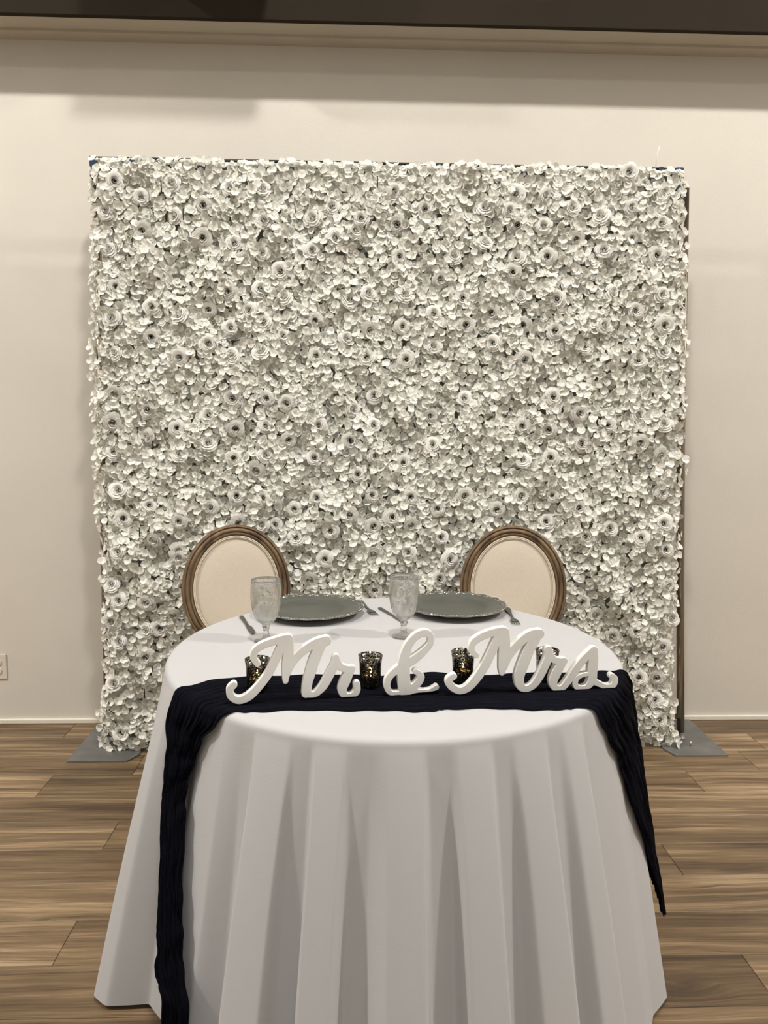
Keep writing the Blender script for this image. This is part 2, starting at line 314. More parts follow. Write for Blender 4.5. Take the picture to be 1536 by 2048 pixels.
ROSES = [[-0.93, 2.272], [-0.711, 2.267], [-0.494, 2.252], [-0.368, 2.254], [-0.835, 2.22], [-0.596, 2.191], [-0.702, 2.148], [-0.365, 2.135], [-0.827, 2.092], [-0.601, 2.071], [-0.48, 2.051], [-0.371, 2.017], [-0.961, 2.022], [-0.939, 1.883], [-0.505, 1.869], [-0.383, 1.881], [-0.288, 1.85], [-0.803, 1.807], [-0.584, 1.802], [-0.424, 1.797], [-0.953, 1.761], [-0.694, 1.774], [-0.5, 1.732], [-0.369, 1.753], [-0.294, 1.702], [-0.809, 1.693], [-0.584, 1.669], [-0.948, 1.628], [-0.964, 2.163], [-0.302, 1.948], [-0.497, 1.628], [-0.38, 1.639], [-0.693, 1.625], [-0.178, 2.15], [-0.104, 2.194], [0.009, 2.148], [0.135, 2.253], [0.258, 2.193], [0.492, 2.2], [-0.014, 2.105], [0.151, 2.134], [-0.091, 2.074], [-0.181, 2.025], [0.16, 2.013], [0.374, 2.016], [0.49, 2.066], [0.32, 1.93], [0.038, 1.869], [-0.033, 1.844], [0.182, 1.864], [0.411, 1.857], [-0.169, 1.765], [0.295, 1.793], [0.173, 1.745], [0.043, 1.731], [0.423, 1.753], [-0.048, 1.695], [0.297, 1.669], [-0.165, 1.629], [0.609, 2.252], [0.718, 2.247], [0.828, 2.203], [1.187, 2.267], [1.064, 2.212], [0.944, 2.173], [0.618, 2.136], [0.722, 2.133], [1.183, 2.15], [0.85, 2.089], [1.07, 2.097], [0.96, 2.044], [0.619, 2.015], [0.741, 2.021], [1.179, 2.033], [0.605, 1.958], [0.641, 1.865], [0.78, 1.854], [0.998, 1.884], [1.2, 1.88], [1.099, 1.818], [0.652, 1.758], [0.779, 1.734], [0.972, 1.757], [1.219, 1.762], [0.898, 1.675], [1.219, 1.656], [0.525, 1.804], [0.581, 2.187], [1.046, 2.339], [0.533, 1.684], [-0.698, 1.615], [-0.494, 1.615], [-0.953, 1.475], [-0.829, 1.411], [-0.494, 1.459], [-0.362, 1.46], [-0.592, 1.392], [-0.965, 1.361], [-0.715, 1.34], [-0.832, 1.307], [-0.486, 1.34], [-0.368, 1.351], [-0.969, 1.244], [-0.594, 1.28], [-0.707, 1.236], [-0.495, 1.222], [-0.37, 1.235], [-0.404, 1.178], [-0.954, 1.09], [-0.485, 1.071], [-0.379, 1.064], [-0.835, 1.031], [-0.591, 1.024], [-0.942, 0.976], [-0.716, 0.969], [-0.331, 0.954], [-0.386, 0.954], [-0.814, 0.895], [-0.957, 0.847], [-0.724, 0.845], [-0.277, 1.298], [-0.281, 1.441], [-0.481, 0.964], [0.034, 1.623], [0.19, 1.617], [0.068, 1.474], [-0.022, 1.42], [0.424, 1.465], [0.288, 1.397], [-0.155, 1.355], [0.061, 1.357], [-0.029, 1.294], [0.067, 1.236], [0.3, 1.281], [0.184, 1.208], [-0.174, 1.226], [-0.164, 1.065], [-0.0, 1.16], [0.058, 1.077], [0.215, 1.07], [0.432, 1.076], [-0.255, 1.018], [-0.031, 0.997], [0.325, 1.023], [0.142, 0.988], [0.216, 0.959], [0.064, 0.948], [0.341, 0.903], [-0.248, 0.902], [-0.109, 0.931], [0.064, 0.841], [0.207, 0.844], [0.659, 1.622], [0.783, 1.475], [0.887, 1.412], [1.132, 1.406], [0.662, 1.359], [0.769, 1.344], [1.01, 1.364], [1.235, 1.371], [0.903, 1.291], [1.138, 1.295], [0.779, 1.232], [0.666, 1.221], [1.225, 1.248], [0.662, 1.077], [0.792, 1.08], [0.903, 1.028], [1.244, 1.093], [0.774, 0.969], [1.035, 0.943], [0.566, 1.021], [1.256, 0.965], [1.163, 0.906], [0.934, 0.91], [1.27, 0.857], [1.116, 1.622], [-0.718, 0.822], [-0.995, 0.706], [-0.853, 0.637], [-0.749, 0.585], [-1.0, 0.557], [-0.861, 0.516], [-0.97, 0.471], [-0.864, 0.406], [-0.998, 0.291], [-0.977, 0.078], [-0.806, 0.524], [-0.966, 0.642], [1.283, 0.707], [0.934, 0.633], [1.162, 0.512], [1.263, 0.313], [1.26, 0.214], [1.278, 0.445], [1.281, 0.128], [1.068, 0.487], [0.99, 0.581], [1.31, 0.564], [1.183, 0.313], [0.072, 0.685], [0.337, 0.733], [-0.192, 0.732], [-0.131, 0.814], [0.376, 0.815]]
# ---------------------------------------------------------------- the setting
def structure(o, label=None):
    o['kind'] = 'structure'
    if label: o['label'] = label
    return o
WY = 3.40                                             # back wall
structure(box('wall_back', (-5.0, WY, 0), (5.0, WY+.12, 5.30), M['wall']))
structure(box('wall_left', (-5.12, -3.2, 0), (-5.0, WY+.12, 5.30), M['wall']))
structure(box('wall_right', (5.0, -3.2, 0), (5.12, WY+.12, 5.30), M['wall']))
structure(box('baseboard_back', (-5.0, WY-.014, 0.0), (5.0, WY, .022), M['trim'], None, .004, 2))
structure(box('trim_1', (-5.0, WY-.075, 2.905), (5.0, WY, 2.916), M['soffit'], None, .001, 1))      # thin ceiling mould
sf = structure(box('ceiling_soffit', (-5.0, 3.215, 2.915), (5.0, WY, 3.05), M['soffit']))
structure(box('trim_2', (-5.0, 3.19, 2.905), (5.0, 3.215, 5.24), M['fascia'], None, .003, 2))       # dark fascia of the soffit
structure(box('ceiling', (-5.0, -3.2, 5.24), (5.0, WY, 5.34), M['hallceil']))
u = tag(box('unseen_shadow_box', (-.925, 2.90, 3.13), (-.32, 3.189, 3.42), M['fascia'], None, .01, 2),  # unseen box, added only to cast the lower bump in the wall shadow
        'unseen dark box added on the soffit fascia to cast the bump in the wall shadow', 'blocker')

# floor: planks running left to right
FLOOR = structure(box('floor', (-5.0, -3.2, -.05), (5.0, WY+.05, -.004), M['sub']))
PL, PW, T = 1.2425, .176, .004
def plank_mesh(length):
    bm = bmesh.new(); g = .0007
    x0, x1, y0, y1 = g, length-g, g, PW-g; b = .0012
    top = [bm.verts.new(p) for p in ((x0+b, y0+b, 0), (x1-b, y0+b, 0), (x1-b, y1-b, 0), (x0+b, y1-b, 0))]
    mid = [bm.verts.new(p) for p in ((x0, y0, -b*.8), (x1, y0, -b*.8), (x1, y1, -b*.8), (x0, y1, -b*.8))]
    bot = [bm.verts.new(p) for p in ((x0, y0, -T), (x1, y0, -T), (x1, y1, -T), (x0, y1, -T))]
    bm.faces.new(top)
    for A, B in ((top, mid), (mid, bot)):
        for i in range(4): bm.faces.new((A[i], B[i], B[(i+1) % 4], A[(i+1) % 4]))
    bmesh.ops.recalc_face_normals(bm, faces=bm.faces)
    me = bpy.data.meshes.new('plank'); bm.to_mesh(me); bm.free(); me.materials.append(M['plank']); return me
full = plank_mesh(PL)
JX = {0: -1.175, 1: 1.613, 2: .50, -1: -.35, -2: -.817, -3: 1.005, -4: .15, -5: -.771, -6: 1.01, -7: .3}
cut_cache = {}
for k in range(-24, 4):
    y = 2.708+k*PW
    j = JX.get(k, random.uniform(0, PL))
    if y+PW > WY:
        continue
    x = j-math.ceil((j+5.0)/PL)*PL
    while x < 5.0:
        a, b_ = max(x, -5.0), min(x+PL, 5.0)
        if b_-a > .03:
            if b_-a > PL-1e-4: me = full
            else: me = plank_mesh(b_-a)
            o = link('plank', me, FLOOR); o.location = (a, y, 0)
        x += PL
# last narrow row by the wall
for x in np.arange(-5.0, 4.9, PL):
    if 2.708+3*PW+.176 > WY:
        me = full if x+PL <= 5 else plank_mesh(5-x)
        o = link('plank', me, FLOOR); o.location = (x, 2.708+3*PW, 0); o.scale = (1, (WY-(2.708+3*PW))/PW, 1)

# power outlet
def outlet():
    cx, cz, y = -1.606, .2655, WY
    t = empty('power_outlet', (cx, y, cz))
    box('cover_plate', (-.036, -.006, -.0575), (.036, 0, .0575), M['plastic'], t, .0025, 2)
    for s in (-1, 1):
        V = []; n = 24
        prof = [(.0165, -.006), (.0165, -.0085), (.015, -.0095)]
        for r, yy in prof:
            for i in range(n):
                a = 2*math.pi*i/n; V.append((max(-.0155, min(.0155, r*math.cos(a))), yy, s*.0195+max(-.0135, min(.0135, r*math.sin(a)))))
        F = grid_quads(3, n, True)+[tuple(2*n+i for i in range(n))]
        f = link('receptacle', fix_normals(mesh('receptacle', V, F, M['plastic'], False)), t)
        for dx in (-.006, .006): box('slot', (dx-.001, -.0099, s*.0195-.001), (dx+.001, -.0094, s*.0195+.007), M['slot'], f)
        box('ground_hole', (-.002, -.0099, s*.0195-.009), (.002, -.0094, s*.0195-.005), M['slot'], f)
    lathe_o = box('screw', (-.002, -.0075, -.002), (.002, -.006, .002), M['alu'], t, .0007, 1)
    tag(t, 'cream duplex power outlet low on the wall at the far left', 'outlet')
outlet()
# recessed lamp trims round the real lights
for i, (x, y) in enumerate([(-4.2, .93), (4.4, .93), (.12, .93), (-2.6, -1.4), (.1, -1.4), (2.8, -1.4)]):
    r = .17 if i < 3 else .27
    t = empty('ceiling_downlight', (x, y, 5.24))
    V = []; n = 32
    prof = [(r, 0), (r+.03, 0), (r+.03, -.008), (r, -.012), (r, 0)]
    for a_, b_ in prof:
        for k in range(n): V.append((a_*math.cos(2*math.pi*k/n), a_*math.sin(2*math.pi*k/n), b_))
    link('trim_ring', fix_normals(mesh('trim_ring', V, grid_quads(5, n, True), M['alu'])), t)
    lathe('lens', [(r, -.001), (r, -.006)], M['lamp'], t, 32)
    tag(t, 'round recessed ceiling downlight, '+('left one of the front row', 'right one of the front row', 'middle one of the front row', 'left one of the rear row', 'middle one of the rear row', 'right one of the rear row')[i], 'light', 'ceiling downlights')

# ---------------------------------------------------------------- flower wall
FW = empty('flower_wall', (0, 3.2, 0))
tag(FW, 'tall free-standing backdrop covered with white artificial roses and hydrangeas, behind the table', 'flower wall')
def fpart(name, me): o = link(name, me, FW); o.location = (0, -3.2, 0); return o
def fbox(name, lo, hi, mat, bevel=0.0):
    o = box(name, lo, hi, mat, FW, bevel, 1); o.location = (0, -3.2, 0); return o
def ftube(name, pts, r, mat, n=12):
    o = tube(name, pts, r, mat, FW, n, ref=(0, 1, 0)); o.location = (0, -3.2, 0); return o
# splayed posts, base plates, crossbars
for s in (-1, 1):
    V = [(-1.165, 2.99), (-.925, 2.99), (-.895, 3.05), (-.895, 3.36), (-1.165, 3.36)] if s < 0 else \
        [(1.325, 3.005), (1.545, 3.005), (1.545, 3.39), (1.30, 3.39), (1.30, 3.07)]
    n = len(V); VV = [(x, y, .0005) for x, y in V]+[(x, y, .006) for x, y in V]
    F = [tuple(range(n-1, -1, -1)), tuple(range(n, 2*n))]+[(i, (i+1) % n, n+(i+1) % n, n+i) for i in range(n)]
    me = fix_normals(mesh('base_plate', VV, F, M['steel'], False)); fpart('base_plate', me)
for top, bot in (((-1.028, 3.19, 2.385), (-1.06, 3.19, .03)), ((1.285, 3.19, 2.385), (1.420, 3.19, .03))):
    ftube('post', [bot, top], .0165, M['pole'], 16)
    o = lathe('post_flange', [(.028, .006), (.028, .009), (.020, .011), (.0185, .028), (.017, .030)], M['steel'], FW, 20, loc=(bot[0], 3.19-3.2, 0))
ftube('frame_side_strut', [(1.385, 3.13, .12), (1.372, 3.13, .50), (1.335, 3.14, 1.30), (1.30, 3.15, 2.30)], .012, M['pole'], 8)
ftube('bolt', [(1.427, 3.10, .008), (1.427, 3.10, .024)], .005, M['alu'], 8)
# top bars: dark upper bar, bright lower bar
TZ = 2.383
ftube('crossbar', [(-1.035, 3.185, TZ), (1.29, 3.185, TZ)], .006, M['black'], 8)
fbox('crossbar', (-1.03, 3.18, TZ-.019), (1.285, 3.19, TZ-.010), M['alu'])
fbox('crossbar', (-1.03, 3.182, TZ-.045), (1.285, 3.19, TZ-.021), M['black'])
for z in (1.2, .1):
    xl = -1.04; xr = 1.285+(2.38-z)*.055
    ftube('crossbar', [(xl, 3.19, z), (xr, 3.19, z)], .012, M['pole'], 8)
for lo, hi in (((-1.045, 3.165, 2.29), (-1.022, 3.195, 2.385)), ((-.93, 3.172, 2.355), (-.74, 3.18, 2.378)),
               ((1.262, 3.165, 2.30), (1.292, 3.195, 2.385)), ((1.195, 3.172, 2.345), (1.215, 3.18, 2.388))):
    fbox('tape_strip', lo, hi, M['tape'], .002)
ftube('stem_wire', [(1.168, 3.14, 2.36), (1.171, 3.14, 2.42), (1.180, 3.14, 2.455)], .0018, M['petal'], 6)
for px, pz in ((.07, 2.27), (-.74, 2.24), (-.66, 2.14), (-.86, .93), (-1.0, 1.62), (-.86, .27)):
    o = ftube('zip_tie', [(px, 3.04, pz-.02), (px, 3.035, pz+.02)], .0025, M['black'], 6)
    
# outline of the flowered area
ZB, ZT = .02, 2.365
LX = [(.0, -1.055), (.10, -1.065), (.30, -1.03), (.75, -1.02), (1.25, -1.045), (1.64, -1.035), (2.40, -1.005)]
RX = [(.0, 1.375), (.14, 1.345), (.43, 1.325), (.85, 1.325), (1.47, 1.318), (2.0, 1.290), (2.40, 1.258)]
def xl(z): return np.interp(z, [a for a, b in LX], [b for a, b in LX])
def xr(z): return np.interp(z, [a for a, b in RX], [b for a, b in RX])
# backing net panel: six by four grid panels, each a part
zs = np.linspace(ZB+.02, 2.33, 7)
for i in range(6):
    for j in range(4):
        z0, z1 = zs[i], zs[i+1]-.004
        a0, a1 = j/4, (j+1)/4
        def X(a, z): return xl(z)+.02+(xr(z)-xl(z)-.04)*a
        P = [(X(a0, z0)+.002, z0), (X(a1, z0)-.002, z0), (X(a1, z1)-.002, z1), (X(a0, z1)+.002, z1)]
        V = [(x, 3.150, z) for x, z in P]+[(x, 3.156, z) for x, z in P]
        F = [(0, 1, 2, 3), (7, 6, 5, 4), (0, 4, 5, 1), (1, 5, 6, 2), (2, 6, 7, 3), (3, 7, 4, 0)]
        fpart('backing_panel', mesh('backing_panel', V, F, M['net'], False))

# lumpy relief of the flower surface
_ph = rng.uniform(0, 6.28, (14, 3)); _fr = rng.uniform(9, 34, (14, 2)); _sg = rng.choice([-1, 1], 14)
def relief(x, z):
    h = 0
    for i in range(14): h = h+np.sin(x*_fr[i, 0]+_sg[i]*z*_fr[i, 1]+_ph[i, 0])
    return h*.0036

def floret_template(np_, r, seed):
    g = np.random.default_rng(seed); V = []; Q = []
    nu, nv = 4, 4; tot = 2*math.pi
    for p in range(np_):
        a0 = tot*p/np_+g.uniform(-.12, .12); l = r*g.uniform(.88, 1.12)
        W = r*(1.18 if np_ == 4 else 1.02)*.62; lift = g.uniform(.15, .65); curl = g.uniform(-.35, .25); tw = g.uniform(-.25, .25)
        base = len(V)
        for i in range(nu):
            u = i/(nu-1)
            wv = W*(math.sin(math.pi*(.06+.80*u**.8)))**.75
            if i == nu-1: wv *= .72
            for j in range(nv):
                v = -1+2*j/(nv-1)
                rad = l*(u*.98+.03)-(abs(v)**2)*l*.10*(u > .9)
                x = rad; y = wv*v
                z = l*(lift*u+curl*u*u)+.28*wv*v*v+tw*y*u
                V.append((x*math.cos(a0)-y*math.sin(a0), x*math.sin(a0)+y*math.cos(a0), z+.0008*p))
        Q += grid_quads(nu, nv, False, base)
    return np.array(V), np.array(Q)
templates = [floret_template(4 if i % 2 else 5, .0160, 100+i) for i in range(14)]

sp = .0196
cand = []
nrow = int((ZT-ZB)/(sp*.90))
for i in range(nrow+1):
    z = ZB+i*sp*.90
    for x in np.arange(xl(z)+(i % 2)*sp/2-.004, xr(z)+.006, sp):
        cand.append((x+random.uniform(-.008, .008), z+random.uniform(-.008, .008)))
RS = np.array(ROSES)
RV, RQ = None, None
keep = []
for x, z in cand:
    d = np.hypot(RS[:, 0]-x, RS[:, 1]-z).min()
    if d > .022: keep.append((x, z))
keep = np.array(keep)
def floret_matrix(x, z):
    h = float(relief(x, z)); gx = float(relief(x+.01, z)-h)/.01; gz = float(relief(x, z+.01)-h)/.01
    # surface is y = base - h ; outward normal ~ (-dh/dx... ) towards -Y
    n = Vector((-gx*.9+random.gauss(0, .37), -1, -gz*.9+random.gauss(0, .37)+.05))
    el = x-xl(z); er = xr(z)-x
    if el < .03: n.x -= .8
    if er < .03: n.x += .8
    if ZT-z < .03: n.z += .8
    if z-ZB < .04: n.z -= .5
    n.normalize(); s = random.uniform(.84, 1.18)
    q = n.to_track_quat('Z', 'Y').to_matrix() @ Matrix.Rotation(random.uniform(0, 6.28), 3, 'Z')
    y = 3.103-h+random.uniform(-.014, .012)
    if min(el, er, ZT-z) < .012: y += random.uniform(0, .03)
    return Matrix.Translation((x, y, z)) @ (q*s).to_4x4(), s
mats = [floret_matrix(x, z) for x, z in keep]
# the 300 that show largest are parts of their own; the rest are one joined part
vis = [i for i in range(len(keep)) if keep[i][1] > .45 or keep[i][0] < -.75 or keep[i][0] > 1.05]
big = set(sorted(vis, key=lambda i: (-mats[i][1], mats[i][0][1][3]))[:300])
tm = [fast_mesh('hydrangea_floret', v, q, M['petal']) for v, q in templates]
VV = []; QQ = []; off = 0
for i in range(len(keep)):
    k = i % len(templates); mt = mats[i][0]
    if i in big:
        o = link('hydrangea_floret', tm[k], FW); o.matrix_world = Matrix.Translation((0, 0, 0))
        o.matrix_parent_inverse = Matrix.Identity(4)
        o.matrix_basis = Matrix.Translation((0, -3.2, 0)) @ mt
    else:
        A = np.array(mt); v, q = templates[k]
        VV.append(v @ A[:3, :3].T+A[:3, 3]); QQ.append(q+off); off += len(v)
hb = fpart('hydrangea_florets', fast_mesh('hydrangea_florets', np.concatenate(VV), np.concatenate(QQ), M['petal']))
hb['kind'] = 'stuff'

def rose_template(seed, opn=1.0):
    g = np.random.default_rng(seed); V = []; Q = []
    nu, nv = 7, 7
    #         radius  height  half-span petals  cone  rim curl
    layers = [(.0036, .0190, 2.0, 1, .05, .0000), (.0074, .0215, 1.35, 2, .08, .0006), (.0114, .0225, 1.2, 2, .12, .0010),
              (.0158, .0215, 1.15, 3, .25, .0020), (.0208, .0185, 1.0, 4, .55, .0036), (.0265, .0130, .85, 4, .85, .0055), (.0310, .0070, .70, 5, 1.0, .0070)]
    for k, (r, h, span, cnt, cone, curl) in enumerate(layers):
        ph = g.uniform(0, 6.28)
        for c in range(cnt):
            a0 = ph+2*math.pi*c/cnt+g.uniform(-.2, .2); rk = r*g.uniform(.93, 1.09); hk = h*g.uniform(.93, 1.06)
            twist = g.uniform(.0006, .0024)*(1 if k < 5 else .6); base = len(V); point = g.uniform(.05, .2)
            for i in range(nu):
                u = i/(nu-1)
                for j in range(nv):
                    v = -1+2*j/(nv-1)
                    ws = span*(.62+.38*math.sin(math.pi*min(.62, u*.6+.06))/math.sin(math.pi*.5))
                    if u > .8: ws *= 1-(u-.8)*1.1
                    rr = rk*((1-cone)+cone*u**.8)+twist*v
                    edge = max(0, u-.62)/.38
                    rr += curl*opn*edge**1.6*(1+point*(1-abs(v)*2))
                    z = hk*(u**.8)*(1-.10*abs(v)**2.4)-curl*.55*edge**2.5
                    a = a0+v*ws
                    V.append((rr*math.cos(a), rr*math.sin(a), z))
            Q += grid_quads(nu, nv, False, base)
    n0 = len(V); nq = len(Q)                              # dark disc painted as shade in the gaps of the heart
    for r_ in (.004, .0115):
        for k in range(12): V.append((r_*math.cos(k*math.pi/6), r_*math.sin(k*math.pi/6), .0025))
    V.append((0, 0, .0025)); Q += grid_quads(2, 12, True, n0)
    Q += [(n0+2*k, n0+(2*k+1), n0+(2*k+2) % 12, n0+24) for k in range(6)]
    me = fast_mesh('rose', np.array(V), np.array(Q), M['rose']); me.materials.append(M['gap_shade'])
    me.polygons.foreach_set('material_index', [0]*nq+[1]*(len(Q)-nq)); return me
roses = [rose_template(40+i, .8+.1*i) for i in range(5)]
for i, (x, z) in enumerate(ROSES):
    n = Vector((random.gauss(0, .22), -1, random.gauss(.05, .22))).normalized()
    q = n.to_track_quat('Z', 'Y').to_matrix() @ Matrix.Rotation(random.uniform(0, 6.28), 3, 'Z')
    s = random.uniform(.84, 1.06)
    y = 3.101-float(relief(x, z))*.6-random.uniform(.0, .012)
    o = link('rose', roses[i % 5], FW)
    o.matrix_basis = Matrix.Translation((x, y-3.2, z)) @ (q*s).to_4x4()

# ---------------------------------------------------------------- chairs
def ellipse(cx, cz, a, b, n=72, y=0.0):
    return [(cx+a*math.cos(2*math.pi*k/n), y, cz+b*math.sin(2*math.pi*k/n)) for k in range(n)]
def make_chair():
    t = empty('oval_back_chair')
    cz, A, B = .722, .209, .250
    tilt = math.radians(9); yb = .0                      # back plane passes the chair's origin; seat towards -Y
    def R(p):                                            # lean the back a little
        x, y, z = p; dz = z-.46
        return (x, y*math.cos(tilt)+dz*math.sin(tilt), .46+dz*math.cos(tilt)-y*math.sin(tilt))
    # moulded oval frame: profile across the rim, swept round
    prof = [(0, .018), (.0, -.010), (.003, -.016), (.008, -.0195), (.0105, -.0185), (.0115, -.0135), (.0135, -.0135), (.015, -.020), (.020, -.0240), (.0245, -.0235), (.0275, -.0195),
            (.0285, -.0150), (.0305, -.0150), (.032, -.0195), (.0355, -.0195), (.038, -.0160), (.044, -.010), (.044, .018)]
    n = 80; V = []
    for k in range(n):
        q = 2*math.pi*k/n; c, s = math.cos(q), math.sin(q)
        nx, nz = c/A, s/B; l = math.hypot(nx, nz); nx /= l; nz /= l
        for d, y in prof: V.append(R((A*c-nx*d, y, cz+B*s-nz*d)))
    m = len(prof); F = []
    for k in range(n):
        for j in range(m): F.append((k*m+j, k*m+(j+1) % m, ((k+1) % n)*m+(j+1) % m, ((k+1) % n)*m+j))
    link('back_frame', fix_normals(mesh('back_frame', V, F, M['oak'])), t)
    for nm, sgn, mat in (('back_cushion', -1, M['linen_chair']), ('rear_panel', 1, M['linen_chair'])):
        V = []; n = 64; rings = 12; a, b = A-.045, B-.045
        for i in range(rings+1):
            f = i/rings
            for k in range(n):
                q = 2*math.pi*k/n
                y = sgn*(.008+.014*(1-f**4))
                V.append(R((a*f*math.cos(q), y, cz+b*f*math.sin(q))))
        F = grid_quads(rings+1, n, True)
        link(nm, mesh(nm, V, F, mat), t)
    for d, yy, r in ((.0452, -.0145, .0024), (.0505, -.0165, .0018)):
        o = tube('piping', [R(p) for p in ellipse(0, cz, A-d, B-d, 72, yy)], r, M['piping'], t, 8, True, ref=(0, 1, 0))
    # stiles to the seat rail
    for s in (-1, 1):
        tube('stile', [R((s*.115, .0, .545)), R((s*.13, .0, .50)), (s*.155, -.01, .44)], [.016, .017, .02], M['oak'], t, 10, ref=(0, 1, 0))
    # seat: D-shaped frame, cushion, welt
    def seat_outline(ins=0.0, n=64):
        P = []
        for k in range(n):
            q = 2*math.pi*k/n; c, s = math.cos(q), math.sin(q)
            e = .62
            P.append(((.228-ins)*math.copysign(abs(c)**e, c)*(1-.10*max(0, s)), -.19+(.190-ins)*math.copysign(abs(s)**e, s)))
        return P
    for nm, zz, mat in (('seat_frame', [(0, .385), (0, .395), (.004, .40), (0, .405), (0, .437), (.006, .441)], M['oak']),
                        ('seat_cushion', [(.006, .441), (.004, .455), (.004, .475), (.015, .490), (.05, .502), (.12, .510), (.20, .512)], M['linen_chair'])):
        V = []; 
        for ins, z in zz: V += [(x, y, z) for x, y in seat_outline(ins)]
        nn = 64; F = grid_quads(len(zz), nn, True)+[tuple(range(nn-1, -1, -1)), tuple((len(zz)-1)*nn+i for i in range(nn))]
        link(nm, fix_normals(mesh(nm, V, F, mat)), t)
    tube('piping', [(x, y, .443) for x, y in seat_outline(.004)], .003, M['piping'], t, 6, True)
    for sx in (-1, 1):
        lathe('leg', [(.010, 0), (.012, .01), (.011, .02), (.020, .30), (.0235, .33), (.018, .335), (.025, .35), (.025, .387)], M['oak'], t, 20, loc=(sx*.172, -.330, 0))
        tube('leg', [(sx*.185, .035, 0.0), (sx*.172, .005, .18), (sx*.165, -.02, .43)], [.014, .018, .021], M['oak'], t, 12)
    return t
ch = make_chair()
ch.location = (-.462, 2.935, 0); ch.rotation_euler = (0, 0, math.radians(14))
tag(ch, 'oval-backed wooden chair with cream linen upholstery, left of the two behind the table', 'chair', 'chairs behind the sweetheart table')
c2 = ch.copy(); C.objects.link(c2); c2.location = (.610, 2.935, 0); c2.rotation_euler = (0, 0, math.radians(-8))
for p in list(ch.children):
    q = p.copy(); C.objects.link(q); q.parent = c2
c2['label'] = 'oval-backed wooden chair with cream linen upholstery, right of the two behind the table'

# ---------------------------------------------------------------- table, tablecloth
CX, CY, TR, TZ0, RC = .10, 2.03, .585, .765, .015
tb = empty('round_table', (CX, CY, 0))
tag(tb, 'round folding table hidden under the floor-length white cloth', 'table')
lathe('tabletop', [(.572, .735), (.577, .738), (.577, .757), (.572, .760)], M['tabletop'], tb, 72)
for s in (-1, 1):
    for t_ in (-1, 1):
        tube('leg', [(s*.33, t_*.24, .002), (s*.33, t_*.24, .734)], .0125, M['steel'], tb, 12)
    tube('brace', [(s*.33, -.24, .20), (s*.33, .24, .20)], .009, M['steel'], tb, 8)
HEM = [(-180, .06), (-165, .06), (-150, .035), (-138, .06), (-125, .06), (-112, .12), (-100, .11), (-90, .12), (-78, .135), (-66, .205), (-62.5, .18), (-59, .07), (-52, .06), (-46, .13), (-38, .145), (-34, .085), (-30.9, .095),
       (-30.2, .195), (-23, .185), (-21.8, .125), (-18.2, .095), (-17.5, .187), (-12, .180), (-10.8, .118), (-7, .112), (-3.5, .165), (2.9, .19),
       (3.6, .122), (8, .105), (9.6, .170), (15.8, .195), (16.5, .120), (20, .115), (21.5, .170), (28.2, .188), (28.9, .110), (32, .115),
       (33.6, .165), (38.8, .182), (39.6, .110), (43, .118), (49, .135), (55, .118), (61, .140), (67, .105), (76, .105), (90, .11), (104, .10), (118, .10), (132, .06), (146, .045), (163, .045), (180, .06)]
_ha = np.array([h[0] for h in HEM], float); _hv = np.array([h[1] for h in HEM])
_dense = np.linspace(-180, 180, 2881)
_d = np.interp(_dense, _ha, _hv)
_kern = np.exp(-(np.arange(-8, 9)/3.4)**2); _kern /= _kern.sum()
_d = np.convolve(np.concatenate([_d[-9:-1], _d, _d[1:9]]), _kern, 'valid')
def hem_off(deg): return np.interp((deg+180) % 360-180, _dense, _d)
LD = TZ0-RC-.012
def cloth_pt(rho, deg, extra=0.0, cover=False):
    """point of the cloth for an unfolded polar position; extra lifts it along the outward normal"""
    th = math.radians(deg)
    if rho <= TR: r, z, nr, nz = rho, TZ0, 0.0, 1.0
    else:
        s = rho-TR
        if s < RC*math.pi/2:
            a = s/RC; r = TR+RC*math.sin(a); z = TZ0-RC+RC*math.cos(a); nr, nz = math.sin(a), math.cos(a)
        else:
            s -= RC*math.pi/2; t = min(1.0, s/LD); F = float(hem_off(deg)); base = .15 if abs(deg) < 100 else .15-.105*sstep(100, 130, abs(deg))
            if cover: F = max(F+.004, float(np.interp(deg, [-90, -66, -58, -52, -46, -36, 30, 40, 55, 65, 76, 90], [.13, .13, .13, .14, .16, .175, .13, .13, .125, .142, .112, .112])))
            dev = .84*(F-base)*(1-math.exp(-3.6*t))
            # lightly puckered valleys start just below the table edge
            r = TR+RC+base*t**.95+dev*(.55+.45*t)*min(1, t/.02 if t < .02 else 1)
            z = TZ0-RC-s; nr, nz = 1.0, 0.1
    r += extra*nr; z += extra*nz
    return (CX+r*math.sin(th), CY-r*math.cos(th), max(z, .004+max(extra, 0)*.5))
def build_cloth():
    degs = np.arange(-180, 180, .25); n = len(degs)
    rhos = [0.02, .15, .3, .45, .54, .57, TR]+[TR+RC*math.pi/2*k/4 for k in (1, 2, 3, 4)]+[TR+RC*math.pi/2+LD*(k/44)**1.15 for k in range(1, 45)]
    V = []
    for i, rh in enumerate(rhos):
        for d in degs: V.append(cloth_pt(rh, float(d)))
    V = np.array(V); F = grid_quads(len(rhos), n, True); F.append(tuple(range(n-1, -1, -1)))
    me = mesh('tablecloth', V, F, M['cloth']); fix_normals(me)
    o = link('tablecloth', me)
    # gentle small wrinkles
    return o
cl = build_cloth()
tag(cl, 'floor-length white linen cloth draped in folds over the round table', 'tablecloth')

